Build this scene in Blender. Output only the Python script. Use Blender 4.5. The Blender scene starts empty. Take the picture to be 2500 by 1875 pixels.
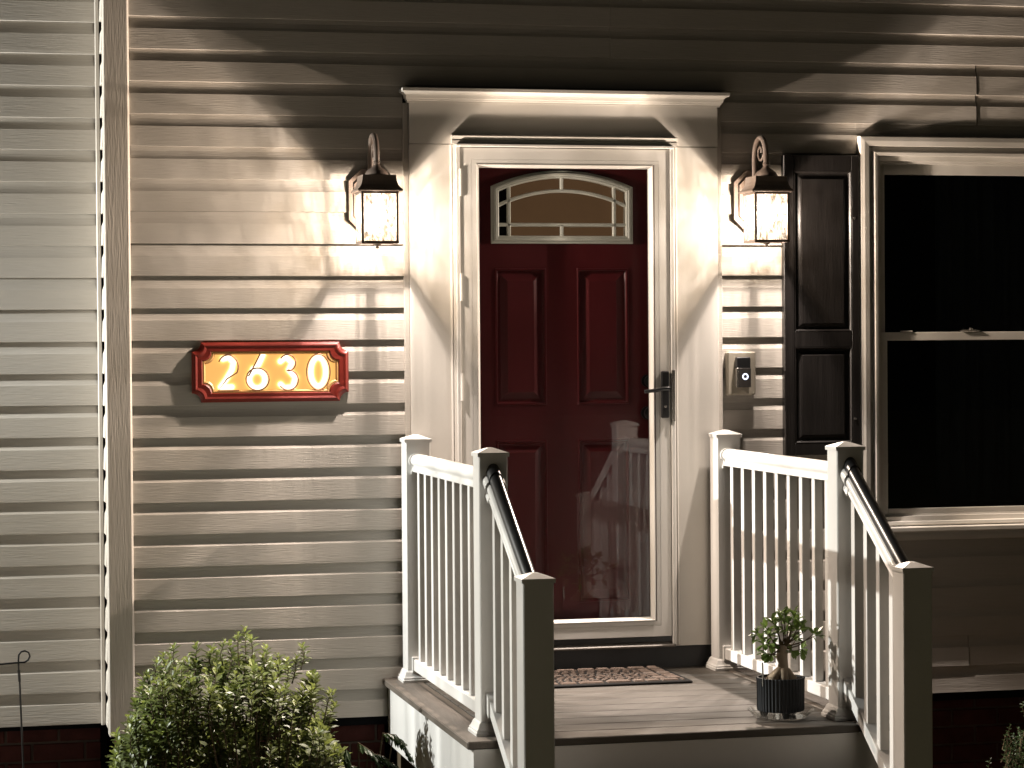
import bpy, math, random
from mathutils import Vector, Matrix
random.seed(7)
C = bpy.context.scene.collection
PI = math.pi

# ------------------------------------------------------------------ camera
def cam_matrix(yaw, pitch, roll):
    cy, sy = math.cos(yaw), math.sin(yaw); cp, sp = math.cos(pitch), math.sin(pitch)
    cr, sr = math.cos(roll), math.sin(roll)
    f = Vector((sy*cp, cy*cp, sp)); r = Vector((cy, -sy, 0)); u = r.cross(f)
    r2 = r*cr + u*sr; u2 = -r*sr + u*cr
    return Matrix((r2, u2, -f)).transposed()
cd = bpy.data.cameras.new('camera'); cam = bpy.data.objects.new('camera', cd); C.objects.link(cam)
CAM = Vector((-0.7266, -9.5946, 1.1007)); YAW, PITCH, ROLL, FPX = 0.2258, -0.0143, -0.0075, 5937.3
cam.matrix_world = Matrix.Translation(CAM) @ cam_matrix(YAW, PITCH, ROLL).to_4x4()
cd.sensor_width = 36; cd.lens = FPX/2500*36; cd.clip_end = 500
bpy.context.scene.camera = cam
# ------------------------------------------------------------------ night sky and exposure
w = bpy.data.worlds.new('World'); bpy.context.scene.world = w; w.use_nodes = True
bg = w.node_tree.nodes['Background']; bg.inputs[0].default_value = (0.85, 0.80, 0.70, 1); bg.inputs[1].default_value = 0.008
sc = bpy.context.scene
sc.view_settings.view_transform = 'Standard'; sc.view_settings.look = 'None'
sc.view_settings.exposure = 0; sc.view_settings.gamma = 1; sc.view_settings.use_curve_mapping = False
sc.render.engine = 'CYCLES'
sc.cycles.max_bounces = 8; sc.cycles.transparent_max_bounces = 16; sc.cycles.diffuse_bounces = 1
sc.cycles.sample_clamp_indirect = 3; sc.cycles.use_denoising = True; sc.cycles.caustics_reflective = False
LANTERN_W, COACH_W = 134.0, 410.0

# ------------------------------------------------------------------ helpers
# survey point the foliage was measured from: turns a sight line into a 3-D point on the plane y
SURVEY = Vector((-0.7266, -9.5946, 1.1007)); SURVEY_ROT = cam_matrix(0.2258, -0.0143, -0.0075)
def atY(px, py, y):
    d = SURVEY_ROT @ Vector(((px-1250)/5937.3, -(py-937.5)/5937.3, -1))
    return SURVEY + d*((y-SURVEY.y)/d.y)
def tag(o, label=None, cat=None, group=None, kind=None):
    if label: o['label'] = label
    if cat: o['category'] = cat
    if group: o['group'] = group
    if kind: o['kind'] = kind
    return o
def thing(name, loc, label, cat, group=None):
    o = bpy.data.objects.new(name, None); C.objects.link(o); o.location = loc; o.empty_display_size = .05
    return tag(o, label, cat, group)
def base(o):
    v = Vector((0, 0, 0))
    while o is not None: v += o.location; o = o.parent
    return v
class MB:
    def __init__(s): s.v = []; s.f = []; s.sm = []
    def add(s, vs, fs, smooth=False):
        n = len(s.v); s.v += [Vector(a) for a in vs]
        s.f += [tuple(n+i for i in f) for f in fs]; s.sm += [smooth]*len(fs); return s
    def box(s, x0, x1, y0, y1, z0, z1, b=0.0):
        if b <= 0:
            return s.add([(x0,y0,z0),(x1,y0,z0),(x1,y1,z0),(x0,y1,z0),(x0,y0,z1),(x1,y0,z1),(x1,y1,z1),(x0,y1,z1)],
                [(0,3,2,1),(4,5,6,7),(0,1,5,4),(1,2,6,5),(2,3,7,6),(3,0,4,7)])
        P = []
        for (zz, i) in ((z0, b), (z0+b, 0), (z1-b, 0), (z1, b)):
            X0, X1, Y0, Y1 = x0+i, x1-i, y0+i, y1-i; c = b if i == 0 else b*.3
            P += [(X0+c,Y0,zz),(X1-c,Y0,zz),(X1,Y0+c,zz),(X1,Y1-c,zz),(X1-c,Y1,zz),(X0+c,Y1,zz),(X0,Y1-c,zz),(X0,Y0+c,zz)]
        F = [tuple(range(7,-1,-1)), tuple(range(24,32))]
        for k in range(3):
            for i in range(8): j = (i+1) % 8; F.append((k*8+i, k*8+j, k*8+8+j, k*8+8+i))
        return s.add(P, F)
    def extrude(s, prof, axis, a, b, smooth=False, T=None):
        """closed profile; axis x: prof=(y,z); axis y: prof=(x,z)"""
        n = len(prof); vs = []
        for t in (a, b):
            for (p, q) in prof:
                vs.append((t, p, q) if axis == 'x' else ((p, t, q) if axis == 'y' else (p, q, t)))
        if T: vs = [T(Vector(v)) for v in vs]
        F = [(i, (i+1) % n, n+(i+1) % n, n+i) for i in range(n)] + [tuple(range(n-1, -1, -1)), tuple(range(n, 2*n))]
        return s.add(vs, F, smooth)
    def tube(s, pts, rad, n=10, cap=True, sx=1.0):
        pts = [Vector(p) for p in pts]
        rs = rad if isinstance(rad, (list, tuple)) else [rad]*len(pts)
        V = []; F = []; prev = None
        for i, p in enumerate(pts):
            t = (pts[min(i+1, len(pts)-1)]-pts[max(i-1, 0)]).normalized()
            if prev is None:
                a = Vector((0,0,1)) if abs(t.z) < .9 else Vector((1,0,0)); u = t.cross(a).normalized()
            else: u = (prev - t*prev.dot(t)).normalized()
            prev = u; vv = t.cross(u)
            for k in range(n):
                an = 2*PI*k/n; V.append(p + (u*math.cos(an)*sx + vv*math.sin(an))*rs[i])
        for i in range(len(pts)-1):
            for k in range(n): l = (k+1) % n; F.append((i*n+k, i*n+l, (i+1)*n+l, (i+1)*n+k))
        if cap: F += [tuple(range(n-1, -1, -1)), tuple(range((len(pts)-1)*n, len(pts)*n))]
        return s.add(V, F, True)
    def lathe(s, prof, cx, cy, n=24, flute=0, fa=0.0, closed=False):
        V = []; F = []
        for (r, z) in prof:
            for k in range(n):
                an = 2*PI*k/n; rr = r*(1+(fa*abs(math.sin(flute*an/2)) if flute else 0))
                V.append((cx+rr*math.cos(an), cy+rr*math.sin(an), z))
        m = len(prof)
        for i in range(m-1 + (1 if closed else 0)):
            i2 = (i+1) % m
            for k in range(n): l = (k+1) % n; F.append((i*n+k, i*n+l, i2*n+l, i2*n+k))
        if not closed:
            F += [tuple(range(n-1, -1, -1)), tuple(range((m-1)*n, m*n))]
        return s.add(V, F, True)
    def build(s, name, mat, parent=None, **kw):
        b = base(parent) if parent is not None else Vector((0,0,0))
        me = bpy.data.meshes.new(name); me.from_pydata([tuple(v-b) for v in s.v], [], s.f)
        me.polygons.foreach_set('use_smooth', s.sm); me.materials.append(mat); me.update()
        o = bpy.data.objects.new(name, me); C.objects.link(o)
        if parent is not None: o.parent = parent
        if any(s.sm):
            try: me.set_sharp_from_angle(angle=math.radians(40))
            except Exception: pass
        for k, v in kw.items(): o[k] = v
        return o
def BX(name, mat, parent, *a, b=0.0, **kw): return MB().box(*a, b=b).build(name, mat, parent, **kw)
def mitre(x0, x1, z0, z1, prof, y0=0.0):
    """four mitred sides (left,right,bottom,top); prof = [(inset, y)]"""
    out = []
    rc = lambda d: [(x0+d, z0+d), (x1-d, z0+d), (x1-d, z1-d), (x0+d, z1-d)]
    for (a, b) in ((3, 0), (1, 2), (0, 1), (2, 3)):
        V = []; F = []
        for (d, y) in prof:
            c = rc(d); V += [(c[a][0], y0+y, c[a][1]), (c[b][0], y0+y, c[b][1])]
        for i in range(len(prof)-1): F.append((2*i, 2*i+1, 2*i+3, 2*i+2))
        m = MB(); m.add(V, F); out.append(m)
    return out

# ------------------------------------------------------------------ materials
def mat(name, col, rough=.6, spec=.5, metal=0.0, var=.06, vscale=4.0, grain=None, bump=0.0, bscale=60.0, coat=0, dirt=None):
    m = bpy.data.materials.new(name); m.use_nodes = True; nt = m.node_tree; N = nt.nodes; L = nt.links
    b = N['Principled BSDF']; b.inputs['Roughness'].default_value = rough; b.inputs['Metallic'].default_value = metal
    b.inputs['Specular IOR Level'].default_value = spec; b.inputs['Coat Weight'].default_value = coat
    tc = N.new('ShaderNodeTexCoord')
    geo = N.new('ShaderNodeNewGeometry')
    mp = N.new('ShaderNodeMapping'); L.new(geo.outputs['Position'], mp.inputs[0])
    if grain: mp.inputs['Scale'].default_value = grain
    n1 = N.new('ShaderNodeTexNoise'); n1.inputs['Scale'].default_value = vscale; n1.inputs['Detail'].default_value = 5
    L.new(mp.outputs[0], n1.inputs['Vector'])
    mr = N.new('ShaderNodeMapRange'); mr.inputs[1].default_value = .25; mr.inputs[2].default_value = .75
    mr.inputs[3].default_value = 1-var; mr.inputs[4].default_value = 1+var; L.new(n1.outputs[0], mr.inputs[0])
    mx = N.new('ShaderNodeMix'); mx.data_type = 'RGBA'; mx.blend_type = 'MULTIPLY'; mx.inputs[0].default_value = 1
    mx.inputs[6].default_value = (*col, 1); L.new(mr.outputs[0], mx.inputs[7])
    last = mx.outputs[2]
    if dirt:
        n3 = N.new('ShaderNodeTexNoise'); n3.inputs['Scale'].default_value = 3.1; n3.inputs['Detail'].default_value = 8; n3.inputs['Roughness'].default_value = .7
        L.new(geo.outputs['Position'], n3.inputs['Vector'])
        r3 = N.new('ShaderNodeMapRange'); r3.inputs[1].default_value = .5; r3.inputs[2].default_value = .8; r3.inputs[3].default_value = 0; r3.inputs[4].default_value = dirt
        L.new(n3.outputs[0], r3.inputs[0])
        m3 = N.new('ShaderNodeMix'); m3.data_type = 'RGBA'; L.new(r3.outputs[0], m3.inputs[0]); L.new(last, m3.inputs[6])
        m3.inputs[7].default_value = (col[0]*.45, col[1]*.42, col[2]*.38, 1); last = m3.outputs[2]
    L.new(last, b.inputs['Base Color'])
    if bump > 0:
        n2 = N.new('ShaderNodeTexNoise'); n2.inputs['Scale'].default_value = bscale; n2.inputs['Detail'].default_value = 4
        L.new(mp.outputs[0], n2.inputs['Vector'])
        bm = N.new('ShaderNodeBump'); bm.inputs['Strength'].default_value = bump; bm.inputs['Distance'].default_value = .002
        L.new(n2.outputs[0], bm.inputs['Height']); L.new(bm.outputs[0], b.inputs['Normal'])
        r2 = N.new('ShaderNodeMapRange'); r2.inputs[3].default_value = rough*.85; r2.inputs[4].default_value = min(1, rough*1.15)
        L.new(n2.outputs[0], r2.inputs[0]); L.new(r2.outputs[0], b.inputs['Roughness'])
    return m
def emit(name, col, strength):
    m = bpy.data.materials.new(name); m.use_nodes = True; N = m.node_tree.nodes; N.clear()
    e = N.new('ShaderNodeEmission'); e.inputs[0].default_value = (*col, 1); e.inputs[1].default_value = strength
    o = N.new('ShaderNodeOutputMaterial'); m.node_tree.links.new(e.outputs[0], o.inputs[0]); m.cycles.emission_sampling = 'NONE'; return m
SID = mat('vinyl_siding', (.54, .495, .44), rough=.62, spec=.25, var=.035, vscale=3, grain=(2.2, 2.2, 34), bump=.6, bscale=7, dirt=.10)
CORN = mat('vinyl_corner', (.52, .475, .42), rough=.6, spec=.25, var=.04, vscale=3, grain=(34, 34, 2.2), bump=.6, bscale=7)
TRIM = mat('painted_trim', (.72, .68, .62), rough=.5, spec=.35, var=.03, vscale=2.5, bump=.05, bscale=60, dirt=.08)
WHITE = mat('white_metal', (.78, .75, .70), rough=.35, spec=.4, var=.02, vscale=2, dirt=.07)
VINYL = mat('white_vinyl', (.72, .70, .67), rough=.34, spec=.4, var=.02, vscale=2, dirt=.10)
RED = mat('red_door_paint', (.102, .0115, .014), rough=.38, spec=.45, var=.08, vscale=3, bump=.05, bscale=50)
FANW = mat('fanlight_frame', (.78, .76, .68), rough=.4, spec=.4, var=.03)
BLACK = mat('black_shutter', (.015, .013, .012), rough=.36, spec=.5, var=.2, vscale=3, grain=(26, 26, 1.6), bump=.5, bscale=8)
IRON = mat('black_metal', (.018, .018, .019), rough=.28, spec=.5, var=.1)
BRONZE = mat('lantern_bronze', (.25, .19, .155), rough=.5, spec=.5, metal=.2, var=.12, vscale=20, bump=.1)  # paler than the dark metal; lens flare haze is put into the colour
DECK = mat('composite_deck', (.088, .077, .065), rough=.52, spec=.4, var=.16, vscale=5, grain=(1.5, 22, 22), bump=.5, bscale=9, dirt=.25)
DECKY = mat('composite_deck_border', (.120, .100, .082), rough=.52, spec=.4, var=.16, vscale=5, grain=(22, 1.5, 22), bump=.5, bscale=9, dirt=.25)
KICK = mat('dark_kick_board', (.045, .045, .047), rough=.6, var=.15, bump=.1)
DARK = mat('dark_interior', (.006, .006, .007), rough=.9, spec=.1)
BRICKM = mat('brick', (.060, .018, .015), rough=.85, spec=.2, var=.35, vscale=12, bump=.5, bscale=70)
MORT = mat('mortar', (.08, .06, .05), rough=.95, spec=.1, var=.2, vscale=20, bump=.4)
MULCH = mat('mulch', (.045, .030, .020), rough=.95, spec=.15, var=.5, vscale=30, bump=1, bscale=60)
LAWN = mat('lawn', (.042, .042, .024), rough=.9, spec=.2, var=.4, vscale=20, bump=1, bscale=80)
CONC = mat('concrete', (.36, .34, .30), rough=.85, spec=.25, var=.12, vscale=4, bump=.3, bscale=50, dirt=.3)
LEAF = mat('shrub_leaf', (.115, .140, .040), rough=.42, spec=.4, var=.5, vscale=9)
LEAFT = mat('shrub_leaf_young', (.22, .26, .06), rough=.4, spec=.4, var=.35, vscale=9)
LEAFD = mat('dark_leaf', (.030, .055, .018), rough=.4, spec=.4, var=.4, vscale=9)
FICUS = mat('ficus_leaf', (.13, .20, .045), rough=.3, spec=.5, var=.4, vscale=30)
STEM = mat('stem', (.10, .075, .045), rough=.8, spec=.2, var=.3, vscale=20)
ROOT = mat('ficus_root', (.30, .235, .165), rough=.7, spec=.25, var=.35, vscale=25, grain=(1, 1, .35), bump=.5, bscale=60)
SOIL = mat('soil', (.025, .018, .013), rough=.95, spec=.1, var=.4, vscale=60, bump=1)
POTM = mat('blue_black_pot', (.006, .008, .011), rough=.5, spec=.5, var=.2)
REDFR = mat('red_sign_frame', (.21, .020, .012), rough=.42, spec=.45, var=.12, vscale=8, grain=(2, 2, 10), bump=.15, bscale=30)
COPPER = mat('copper_digit', (.40, .16, .09), rough=.4, metal=.5, var=.05)
STEEL = mat('brushed_steel', (.55, .52, .48), rough=.25, metal=.9, var=.05)
ALU = mat('worn_aluminium', (.22, .20, .18), rough=.6, metal=.3, var=.15)
MATB = mat('rubber_mat', (.012, .011, .010), rough=.85, spec=.2, var=.2)
MATS = mat('mat_stone', (.12, .088, .07), rough=.85, spec=.2, var=.35, vscale=40, bump=.6, bscale=150)
TAGM = mat('plant_tag', (.55, .52, .45), rough=.4, var=.05)
def leafy(m, t=.35):
    nt = m.node_tree; b = nt.nodes['Principled BSDF']; out = nt.nodes['Material Output']
    tr = nt.nodes.new('ShaderNodeBsdfTranslucent'); mx = nt.nodes.new('ShaderNodeMixShader'); mx.inputs[0].default_value = t
    src = b.inputs['Base Color'].links[0].from_socket
    nt.links.new(src, tr.inputs[0]); nt.links.new(b.outputs[0], mx.inputs[1]); nt.links.new(tr.outputs[0], mx.inputs[2]); nt.links.new(mx.outputs[0], out.inputs[0])
for m_ in (LEAF, LEAFT, LEAFD, FICUS): leafy(m_)
def glassmat(name, tint=(.96,.97,.97), ior=1.5, rough=0.0, refl=1.0):
    m = bpy.data.materials.new(name); m.use_nodes = True; nt = m.node_tree; N = nt.nodes; N.clear(); L = nt.links
    t = N.new('ShaderNodeBsdfTransparent'); t.inputs[0].default_value = (*tint, 1)
    g = N.new('ShaderNodeBsdfGlossy'); g.inputs['Roughness'].default_value = rough
    lw = N.new('ShaderNodeLayerWeight'); lw.inputs[0].default_value = .5
    pw = N.new('ShaderNodeMath'); pw.operation = 'POWER'; pw.inputs[1].default_value = 5; L.new(lw.outputs['Facing'], pw.inputs[0])
    mu = N.new('ShaderNodeMath'); mu.operation = 'MULTIPLY_ADD'; f0 = ((ior-1)/(ior+1))**2*refl; mu.inputs[1].default_value = 1-f0; mu.inputs[2].default_value = f0; L.new(pw.outputs[0], mu.inputs[0])
    mx = N.new('ShaderNodeMixShader'); L.new(mu.outputs[0], mx.inputs[0]); L.new(t.outputs[0], mx.inputs[1]); L.new(g.outputs[0], mx.inputs[2])
    o = N.new('ShaderNodeOutputMaterial'); L.new(mx.outputs[0], o.inputs[0]); return m
GLASS = glassmat('storm_glass', refl=.8); WGLASS = glassmat('window_glass', tint=(.5,.52,.52), refl=1.2)
CLEAR = glassmat('clear_plastic', tint=(.93,.93,.92), ior=1.6, rough=.05, refl=1.6)
def seeded():
    m = bpy.data.materials.new('seeded_glass'); m.use_nodes = True; nt = m.node_tree; N = nt.nodes; N.clear(); L = nt.links
    geo = N.new('ShaderNodeNewGeometry'); mp = N.new('ShaderNodeMapping'); mp.inputs['Scale'].default_value = (1, 1, .35); L.new(geo.outputs['Position'], mp.inputs[0])
    n = N.new('ShaderNodeTexNoise'); n.inputs['Scale'].default_value = 95; n.inputs['Detail'].default_value = 3; n.inputs['Distortion'].default_value = 1.2; L.new(mp.outputs[0], n.inputs['Vector'])
    cr = N.new('ShaderNodeValToRGB'); e = cr.color_ramp.elements; e[0].position = .40; e[0].color = (.50,.46,.40,1); e[1].position = .52; e[1].color = (.98,.97,.95,1); L.new(n.outputs[0], cr.inputs[0])
    t = N.new('ShaderNodeBsdfTransparent'); L.new(cr.outputs[0], t.inputs[0])
    tr = N.new('ShaderNodeBsdfTranslucent'); tr.inputs[0].default_value = (.9,.86,.8,1)
    mr = N.new('ShaderNodeMapRange'); mr.inputs[1].default_value = .35; mr.inputs[2].default_value = .65; mr.inputs[3].default_value = .025; mr.inputs[4].default_value = .11; L.new(n.outputs[0], mr.inputs[0])
    mx = N.new('ShaderNodeMixShader'); L.new(mr.outputs[0], mx.inputs[0]); L.new(t.outputs[0], mx.inputs[1]); L.new(tr.outputs[0], mx.inputs[2])
    g = N.new('ShaderNodeBsdfGlossy'); g.inputs['Roughness'].default_value = .08
    m2 = N.new('ShaderNodeMixShader'); m2.inputs[0].default_value = .04; L.new(mx.outputs[0], m2.inputs[1]); L.new(g.outputs[0], m2.inputs[2])
    o = N.new('ShaderNodeOutputMaterial'); L.new(m2.outputs[0], o.inputs[0]); return m
SEED = seeded()
def bulbmat():
    m = bpy.data.materials.new('lit_bulb'); m.use_nodes = True; nt = m.node_tree; N = nt.nodes; N.clear()
    t = N.new('ShaderNodeBsdfTransparent'); e = N.new('ShaderNodeEmission'); e.inputs[0].default_value = (1,.93,.80,1); e.inputs[1].default_value = 22
    a = N.new('ShaderNodeAddShader'); nt.links.new(t.outputs[0], a.inputs[0]); nt.links.new(e.outputs[0], a.inputs[1])
    o = N.new('ShaderNodeOutputMaterial'); nt.links.new(a.outputs[0], o.inputs[0]); m.cycles.emission_sampling = 'NONE'; return m
BULB = bulbmat()

# ------------------------------------------------------------------ ground
def sheet(name, m, x0, x1, y0, y1, z, kind='structure'):
    o = MB().add([(x0,y0,z),(x1,y0,z),(x1,y1,z),(x0,y1,z)], [(0,1,2,3)]).build(name, m); o['kind'] = kind; return o
GZ = -.86
sheet('lawn', LAWN, -60, 60, -60, 60, GZ)
sheet('planting_bed', MULCH, -.9, 6, -1.6, .2, GZ+.004)
sheet('bounce_driveway', CONC, -6.5, -.9, -14, .2, GZ+.008)  # unseen pale slab, added to bounce lantern light onto the left walls

# ------------------------------------------------------------------ siding
PT = .127
def prof(z0, lo=None, hi=None):
    f = [(.0125, 0.0), (.0012, 0.0), (.0, .0012), (.0002, .10*PT), (.0028, .630*PT), (.0040, .645*PT), (.0056, .675*PT), (.0078, .72*PT), (.0102, .785*PT), (.0122, .87*PT), (.0128, 1.0*PT-.0004)]
    pts = [(y, z0+z) for y, z in f]
    if lo is not None or hi is not None:
        lo = -9 if lo is None else lo; hi = 9 if hi is None else hi
        q = []
        for i in range(len(pts)-1):
            (y0, a), (y1, b) = pts[i], pts[i+1]
            for t in range(0, 5):
                z = a+(b-a)*t/4; q.append((y0+(y1-y0)*t/4, min(max(z, lo), hi)))
        pts = q
    return pts
def board(k, x0, x1, parent, lo=None, hi=None, dy=0.0, y=0.0):
    p = [(y+dy+a+random.uniform(-.0002, .0002), b) for a, b in prof(k*PT, lo, hi)]
    pr = p + [(y+dy+.0145, p[-1][1]), (y+dy+.0145, p[0][1])]
    n = len(pr); m = max(1, int((x1-x0)/.16)); V = []; F = []
    ph = [random.random()*6 for _ in range(3)]
    for i in range(m+1):
        x = x0+(x1-x0)*i/m
        oy = .00055*math.sin(x*3.1+ph[0])+.00035*math.sin(x*7.7+ph[1]); oz = .0006*math.sin(x*2.3+ph[2])
        V += [(x, a+oy, b+(oz if j < 8 else 0)) for j, (a, b) in enumerate(pr)]
    for i in range(m):
        for j in range(n): F.append((i*n+j, i*n+(j+1) % n, (i+1)*n+(j+1) % n, (i+1)*n+j))
    F += [tuple(range(n-1, -1, -1)), tuple(range(m*n, (m+1)*n))]
    return MB().add(V, F).build('siding_board', SID, parent)
wall = thing('house_wall', (0, 0, -.4), 'long beige vinyl siding wall around the red front door and the window', 'wall')
SX0, SX1 = 1.036, 2.368      # door surround
WX0, WX1, WZ0, WZ1 = 2.965, 4.05, .293, 1.979
for k in range(-3, 30):
    z = k*PT; lo = -.365 if k == -3 else None
    if k >= 17:
        cuts = [-.047, 5.6]
        if k in (17, 16): cuts = [-.047, 3.504, 5.6]
        if k in (18, 19): cuts = [-.047, 1.90, 5.6]
    elif k == 16:
        board(k, -.047, SX0, wall); board(k, SX0, SX1, wall, lo=2.1445); board(k, SX1, 3.500, wall, dy=-.0028); board(k, 3.506, 5.6, wall, dy=.001); continue
    elif k == 15:
        board(k, -.047, SX0, wall); board(k, SX1, WX0-.002, wall); board(k, WX0-.002, WX1+.002, wall, lo=WZ1+.002); board(k, WX1+.002, 5.6, wall); continue
    elif k == 2:
        board(k, -.047, SX0, wall); board(k, SX1, WX0-.002, wall); board(k, WX0-.002, WX1+.002, wall, hi=WZ0-.002); board(k, WX1+.002, 5.6, wall); continue
    elif k > 2:
        board(k, -.047, SX0, wall); board(k, SX1, WX0-.002, wall); board(k, WX1+.002, 5.6, wall); continue
    elif k >= -2 and k < 0:
        board(k, -.047, SX0, wall)
        if k == -2: board(k, SX1, 3.455, wall, dy=-.0015); board(k, 3.459, 5.6, wall)
        else: board(k, SX1, 5.6, wall)
        continue
    elif k >= 0:
        cuts = None; board(k, -.047, SX0, wall); board(k, SX1, 5.6, wall); continue
    else:
        board(k, -.047, .957, wall, lo=lo); board(k, 2.453, 5.6, wall, lo=lo)
        continue
    for a, b in zip(cuts[:-1], cuts[1:]):
        last = b == cuts[-1]
        g = .0006 if k > 17 else .003
        board(k, a+(0 if a == cuts[0] else g), b-(0 if last else g), wall, dy=(0 if last else (-.0008 if k > 17 else -.0026)))
bk = MB()
for (a, b, c, d) in ((-.12, SX0+.03, -.4, 3.83), (SX0+.03, SX1-.03, 1.97, 3.83), (SX1-.03, WX0+.07, -.4, 3.83), (WX0+.07, WX1-.07, -.4, .33), (WX0+.07, WX1-.07, 1.93, 3.83), (WX1-.07, 5.6, -.4, 3.83)):
    bk.box(a, b, .015, .06, c, d)
bk.box(-.12, 5.6, .6, .62, -.8, 3.83); bk.box(-.12, 5.6, .06, .6, 3.81, 3.83); bk.box(-.12, 5.6, .06, .6, -.42, -.40)  # closes the room behind; its unlit dark is put into the colour
bk.build('sheathing', DARK, wall)
# outside corner post with two faces
cpo = MB().extrude([(-.146, -.012), (-.143, -.015), (-.055, -.015), (-.050, -.011), (-.047, -.004), (-.047, .002), (-.056, .002), (-.056, -.004), (-.135, -.004), (-.135, .078), (-.146, .078)], 'z', -.400, 3.81)
cpo.build('corner_post', CORN, wall)
# side return boards
for k in range(-3, 30):
    pr = [(-.1482+a*1.0, b) for a, b in prof(k*PT)]
    pr += [(-.122, pr[-1][1]), (-.122, pr[0][1])]
    MB().extrude(pr, 'y', .075, .216).build('siding_board', SID, wall)
wing = thing('wing_wall', (-1.5, .22, -.4), 'recessed beige siding wall in cooler light beyond the corner post', 'wall')
for k in range(-3, 30): board(k, -3.2, -.163, wing, y=.22)
BX('sheathing', DARK, wing, -3.2, -.14, .236, .28, -.4, 3.83)
MB().extrude([(-.165, .205), (-.162, .201), (-.151, .201), (-.149, .204), (-.149, .222), (-.165, .222)], 'z', -.385, 3.81).build('corner_channel', CORN, wing)

# ------------------------------------------------------------------ foundations
def bricks(name, label, x0, x1, yf, z1, rows, ex=None):
    t = thing(name, ((x0+x1)/2, yf, z1-rows*.075), label, 'foundation')
    BX('mortar', MORT, t, x0+.004, x1-.004, yf+.006, yf+.06, z1-rows*.075, z1)
    me = None
    for r in range(rows):
        x = x0 - (.105 if r % 2 else 0)
        while x < x1-.02:
            a, b = max(x, x0), min(x+.198, x1)
            if b-a > .03:
                d = random.uniform(-.002, .002)
                MB().box(a, b, yf+d, yf+.05, z1-(r+1)*.075+.009, z1-r*.075, b=.003).build('brick', BRICKM, t)
            x += .208
    return t
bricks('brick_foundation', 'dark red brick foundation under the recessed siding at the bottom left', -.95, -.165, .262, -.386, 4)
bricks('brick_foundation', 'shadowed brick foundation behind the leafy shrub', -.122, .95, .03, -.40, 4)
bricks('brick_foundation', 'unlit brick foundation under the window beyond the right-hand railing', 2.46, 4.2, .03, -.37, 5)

# ------------------------------------------------------------------ door surround
sur = thing('door_surround', (1.70, -.02, -.12), 'cream door surround with flat side boards and a stepped crown moulding', 'door surround')
BX('header_panel', TRIM, sur, 1.058, 2.346, -.026, .012, 1.926, 2.089)
BX('side_panel', TRIM, sur, 1.058, 1.250, -.025, .012, -.122, 1.9235, b=.001)
BX('side_panel', TRIM, sur, 2.136, 2.346, -.025, .012, -.122, 1.9235, b=.001)
for (a, b) in ((1.036, 1.0575), (2.3465, 2.368)):
    BX('edge_channel', SID, sur, a, b, -.010, .014, -.122, 2.089, b=.002)
m = MB(); lay = [(2.089,-.026),(2.089,-.031),(2.096,-.031),(2.0975,-.037),(2.104,-.039),(2.1055,-.046),(2.112,-.048),(2.119,-.051),(2.126,-.062),(2.129,-.077),(2.131,-.081),(2.143,-.081),(2.144,0.0)]
V = []; F = []
for z, y in lay:
    e = max(0, -y-.031)*.55; V += [(1.050-e, y, z), (2.356+e, y, z), (2.356+e, .0, z), (1.050-e, .0, z)]
for i in range(len(lay)-1):
    for k in range(4): l = (k+1) % 4; F.append((4*i+k, 4*i+l, 4*i+4+l, 4*i+4+k))
F += [(3,2,1,0), tuple(4*(len(lay)-1)+i for i in range(4))]
m.add(V, F).build('crown_moulding', TRIM, sur)
for (a, b, c) in ((1.2215, 1.2405, 1), (2.1500, 2.1680, -1)):
    pr = [(a, -.026), (a, -.034), (a+.006, -.038), (a+.010, -.034), (a+.012, -.042), (b, -.044), (b, -.026)] if c == 1 else [(a, -.026), (a, -.044), (b-.012, -.042), (b-.010, -.034), (b-.006, -.038), (b, -.034), (b, -.026)]
    MB().extrude(pr, 'z', -.115, 1.9225).build('door_casing', TRIM, sur)
MB().extrude([(-.027, 1.924), (-.052, 1.924), (-.054, 1.938), (-.048, 1.941), (-.052, 1.944), (-.058, 1.956), (-.056, 1.960), (-.027, 1.963)], 'x', 1.226, 2.166).build('head_casing', TRIM, sur)
BX('kick_board', KICK, sur, 1.03, 2.39, .004, .03, -.215, -.1225)
for (a, b) in ((1.252, 1.262), (2.128, 2.136)): BX('jamb', TRIM, sur, a, b, -.02, .10, -.11, 1.93)
BX('head_jamb', TRIM, sur, 1.262, 2.128, -.02, .10, 1.914, 1.93)

# ------------------------------------------------------------------ front door (behind the storm door)
fd = thing('front_door', (1.70, .08, -.10), 'dark red panelled front door with an arched fanlight behind glass', 'door')
YS = .056
PU, PL_ = (.873, 1.430), (.06, .730)
PXs = ((1.422, 1.636), (1.766, 1.984))
fcx, fr0, fcz = 1.7055, .708, 1.121
arc = lambda x, d=0.0: fcz + math.sqrt(max(1e-6, (fr0-d)**2-(x-fcx)**2))
m = MB()
def face(x0, x1, z0, z1): m.box(x0, x1, YS, YS+.03, z0, z1)
face(1.262, 1.422, -.10, 1.914); face(1.984, 2.128, -.10, 1.914)
face(1.636, 1.766, -.10, 1.545)
for a, b in PXs: face(a, b, -.10, .06); face(a, b, .730, .873); face(a, b, 1.430, 1.545)
n = 28
for i in range(n):
    a = 1.422+(1.984-1.422)*i/n; b = 1.422+(1.984-1.422)*(i+1)/n
    za, zb_ = arc(a, .012), arc(b, .012)
    m.add([(a,YS,za),(b,YS,zb_),(b,YS,1.914),(a,YS,1.914),(a,YS+.03,za),(b,YS+.03,zb_)], [(0,1,2,3),(0,4,5,1)])
m.build('slab', RED, fd)
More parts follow.
